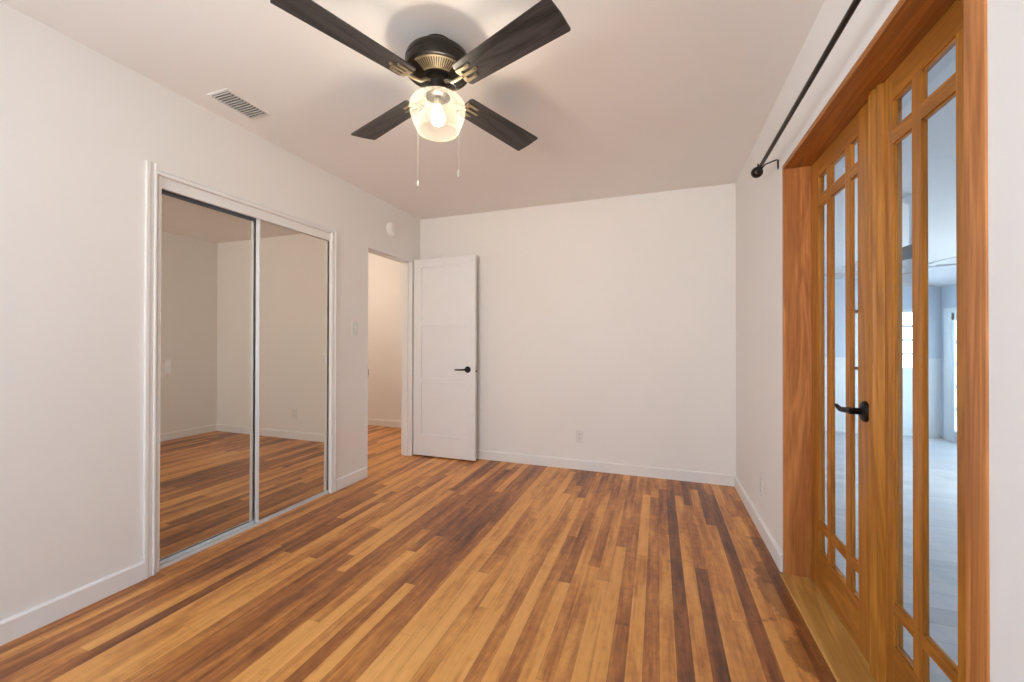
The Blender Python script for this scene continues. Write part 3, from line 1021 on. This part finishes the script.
c2 = cen - rgt * .111 + fd * .108
pull_chain([(*(cen - rgt * .035 + fd * .032).xy, 2.246), (*(cen - rgt * .066 + fd * .078).xy, 2.236), (*(cen - rgt * .084 + fd * .100).xy, 2.205), (*c2.xy, 2.160), (*c2.xy, 2.06), (*c2.xy, 1.890)], '')
e2 = cen + rgt * .102 - fd * .085
pull_chain([(*(cen + rgt * .030 - fd * .036).xy, 2.262), (*(cen + rgt * .045 - fd * .048).xy, 2.258), (*(cen + rgt * .068 - fd * .062).xy, 2.234), (*(cen + rgt * .086 - fd * .076).xy, 2.212), (*(cen + rgt * .093 - fd * .083).xy, 2.185), (*e2.xy, 2.15), (*e2.xy, 1.855)], '')

# ------------------------------------------------------------------ sunroom beyond the French doors
SX0, SX1, SY0, SY1 = XO, 4.12, 0.2, 8.12
struct(boxes('floor_sunroom', [(SX0, SX1 + .3, SY0, SY1 + .2, SF - .06, SF)], M['sunfloor']), 'pale grey plank floor beyond the French door glass', 'floor')


def cz(x):
    return 2.03 + 0.19 * (4.05 - x)


bm = bmesh.new()
prism(bm, [(SX0 - .02, cz(SX0 - .02)), (SX1 + .3, cz(SX1 + .3)), (SX1 + .3, cz(SX1 + .3) + .08), (SX0 - .02, cz(SX0) + .08)], 1, SY0, SY1 + .2)
struct(obj('ceiling_sunroom', bm, M['sunceil']), 'sloping white ceiling beyond the French door glass', 'ceiling')
AX0, AX1, AZ0, AZ1 = 3.02, 3.86, 0.72, 1.69     # far window
struct(boxes('wall_sunroom_far', [
    (SX0, AX0, SY1, SY1 + .12, .92, 2.75), (AX1, SX1 + .12, SY1, SY1 + .12, .92, 2.75), (AX0, AX1, SY1, SY1 + .12, AZ1, 2.75),
    (SX0 - .12, SX0, YB + .1, SY1 + .12, SF, 2.75)], M['bluewall']), 'pale blue upper wall at the far end beyond the French doors', 'wall')
struct(boxes('trim_8', [
    (SX0, AX0, SY1, SY1 + .12, SF, .90), (AX1, SX1, SY1, SY1 + .12, SF, .90), (AX0, AX1, SY1, SY1 + .12, SF, AZ0),
    (SX0, AX0, SY1 - .02, SY1, .895, .92), (AX1, SX1, SY1 - .02, SY1, .895, .92), (SX0, SX1, SY1 - .016, SY1, SF, SF + .12)], M['wains']),
    'white wainscot under the blue wall beyond the French doors', 'wainscot')
w = struct(thing('window_2', ((AX0 + AX1) / 2, SY1, AZ0), '', ''), 'far white window of stacked panes seen through the French doors', 'window')
fr_ = [(AX0, AX0 + .05, SY1 - .015, SY1 + .06, AZ0, AZ1), (AX1 - .05, AX1, SY1 - .015, SY1 + .06, AZ0, AZ1), (AX0, AX1, SY1 - .015, SY1 + .06, AZ1 - .05, AZ1), (AX0, AX1, SY1 - .015, SY1 + .06, AZ0, AZ0 + .05)]
for q in range(1, 4):
    zq = AZ0 + .05 + q * (AZ1 - AZ0 - .1) / 4
    fr_.append((AX0 + .05, AX1 - .05, SY1 + .02, SY1 + .045, zq - .019, zq + .019))
boxes('frame', fr_, M['wains'], w)
boxes('window_sill', [(AX0 - .04, AX1 + .04, SY1 - .05, SY1 - .0, AZ0 - .03, AZ0)], M['wains'], w)
boxes('pane', [(AX0 + .05, AX1 - .05, SY1 + .030, SY1 + .034, AZ0 + .05, AZ1 - .05)], M['glass'], w)
# outer wall: glazed patio door next to the corner, then a run of windows
PY0, PY1, PZ1 = 6.30, 7.86, 1.60
WY0, WY1 = 4.55, 6.1
struct(boxes('wall_sunroom_outer', [
    (SX1, SX1 + .12, PY1, SY1, SF, 2.2), (SX1, SX1 + .12, WY1, PY0, SF, 2.2), (SX1, SX1 + .12, PY0, PY1, PZ1, 2.2),
    (SX1, SX1 + .12, SY0, WY0, SF, 2.2), (SX1, SX1 + .12, WY0, WY1, SF, .25), (SX1, SX1 + .12, WY0, WY1, 1.75, 2.2)], M['bluewall']),
    'pale blue outer wall with the glazed patio door beyond the French doors', 'wall')
struct(boxes('wall_sunroom_front', [(SX0, SX1 + .12, SY0 - .12, SY0, SF, 2.75)], M['bluewall']), 'pale blue sunroom wall beside the camera position', 'wall')
d4 = struct(thing('door_4', (SX1, PY0, SF), '', ''), 'white glazed patio door in the far corner beyond the French doors', 'door')
cas = [(SX1 - .02, SX1 + .02, PY0 - .08, PY0, SF, PZ1 + .08), (SX1 - .02, SX1 + .02, PY1, PY1 + .17, SF, PZ1 + .08), (SX1 - .02, SX1 + .02, PY0, PY1, PZ1, PZ1 + .08)]
boxes('casing', cas, M['wains'], d4)
fr_ = [(SX1 + .002, SX1 + .03, PY0, PY0 + .10, SF, PZ1), (SX1 - .016, SX1 + .03, PY1 - .05, PY1, SF, PZ1), (SX1 - .016, SX1 + .03, PY0, PY1, PZ1 - .10, PZ1), (SX1, SX1 + .05, PY0, PY1, SF, SF + .16)]
for q in range(1, 5):
    zq = SF + .16 + q * (PZ1 - .10 - SF - .16) / 5
    fr_.append((SX1 + .012, SX1 + .038, PY0 + .1, PY1 - .05, zq - .019, zq + .019))
boxes('frame', fr_, M['wains'], d4)
boxes('pane', [(SX1 + .023, SX1 + .027, PY0 + .1, PY1 - .05, SF + .16, PZ1 - .10)], M['glass'], d4)
w = struct(thing('window_3', (SX1, (WY0 + WY1) / 2, .25), '', ''), 'wide white framed window in the outer sunroom wall', 'window')
fr_ = [(SX1, SX1 + .06, WY0, WY1, .25, .31), (SX1, SX1 + .06, WY0, WY1, 1.69, 1.75)]
for q in range(3):
    yq = WY0 + q * (WY1 - WY0) / 2
    fr_.append((SX1, SX1 + .06, max(WY0, yq - .04), min(WY1, yq + .04), .25, 1.75))
boxes('frame', fr_, M['wains'], w)
boxes('pane', [(SX1 + .03, SX1 + .034, WY0 + .04, WY1 - .04, .31, 1.69)], M['glass'], w)
# sunroom fan
GX, GY = 2.035, 4.40
GZ = 1.80
g = thing('ceiling_fan', (GX, GY, cz(GX)), 'white ceiling fan in the next room seen through the French door glass', 'ceiling fan')
bm = bmesh.new()
lathe(bm, GX, GY, [(.05, cz(GX) + .01), (.065, cz(GX) - .03), (.03, cz(GX) - .07), (.012, cz(GX) - .08), (.012, 1.97), (.02, 1.965)], 24)
obj('downrod', bm, M['fanwhite'], g, smooth=True)
bm = bmesh.new()
lathe(bm, GX, GY, [(.03, 1.985), (.065, 1.970), (.080, 1.945), (.078, 1.900), (.06, 1.868), (.05, 1.862)], 32)
obj('motor_housing', bm, M['fangrey'], g, smooth=True)
bm = bmesh.new()
lathe(bm, GX, GY, [(.05, 1.864), (.055, 1.80), (.05, 1.75), (.03, 1.745)], 24)
obj('switch_housing', bm, M['fanwhite'], g, smooth=True)
bm = bmesh.new()
lathe(bm, GX, GY, [(.04, 1.746), (.065, 1.735), (.078, 1.70), (.068, 1.655), (.035, 1.63), (0, 1.625)], 32)
obj('light_bowl', bm, M['fanwhite'], g, smooth=True)
for k in range(5):
    a = -0.12 + k * 2 * PI / 5
    bm = bmesh.new()
    prism(bm, [(.17, -.05), (.60, -.07), (.62, -.055), (.62, .055), (.60, .07), (.17, .05)], 2, -.004, .004)
    box(bm, .06, .20, -.012, .012, -.010, -.004)
    bmesh.ops.transform(bm, verts=bm.verts[:], matrix=Matrix.Translation((GX, GY, GZ)) @ Matrix.Rotation(a, 4, 'Z') @ Matrix.Rotation(.2, 4, 'X'))
    obj('blade', bm, M['fanwhite'], g)
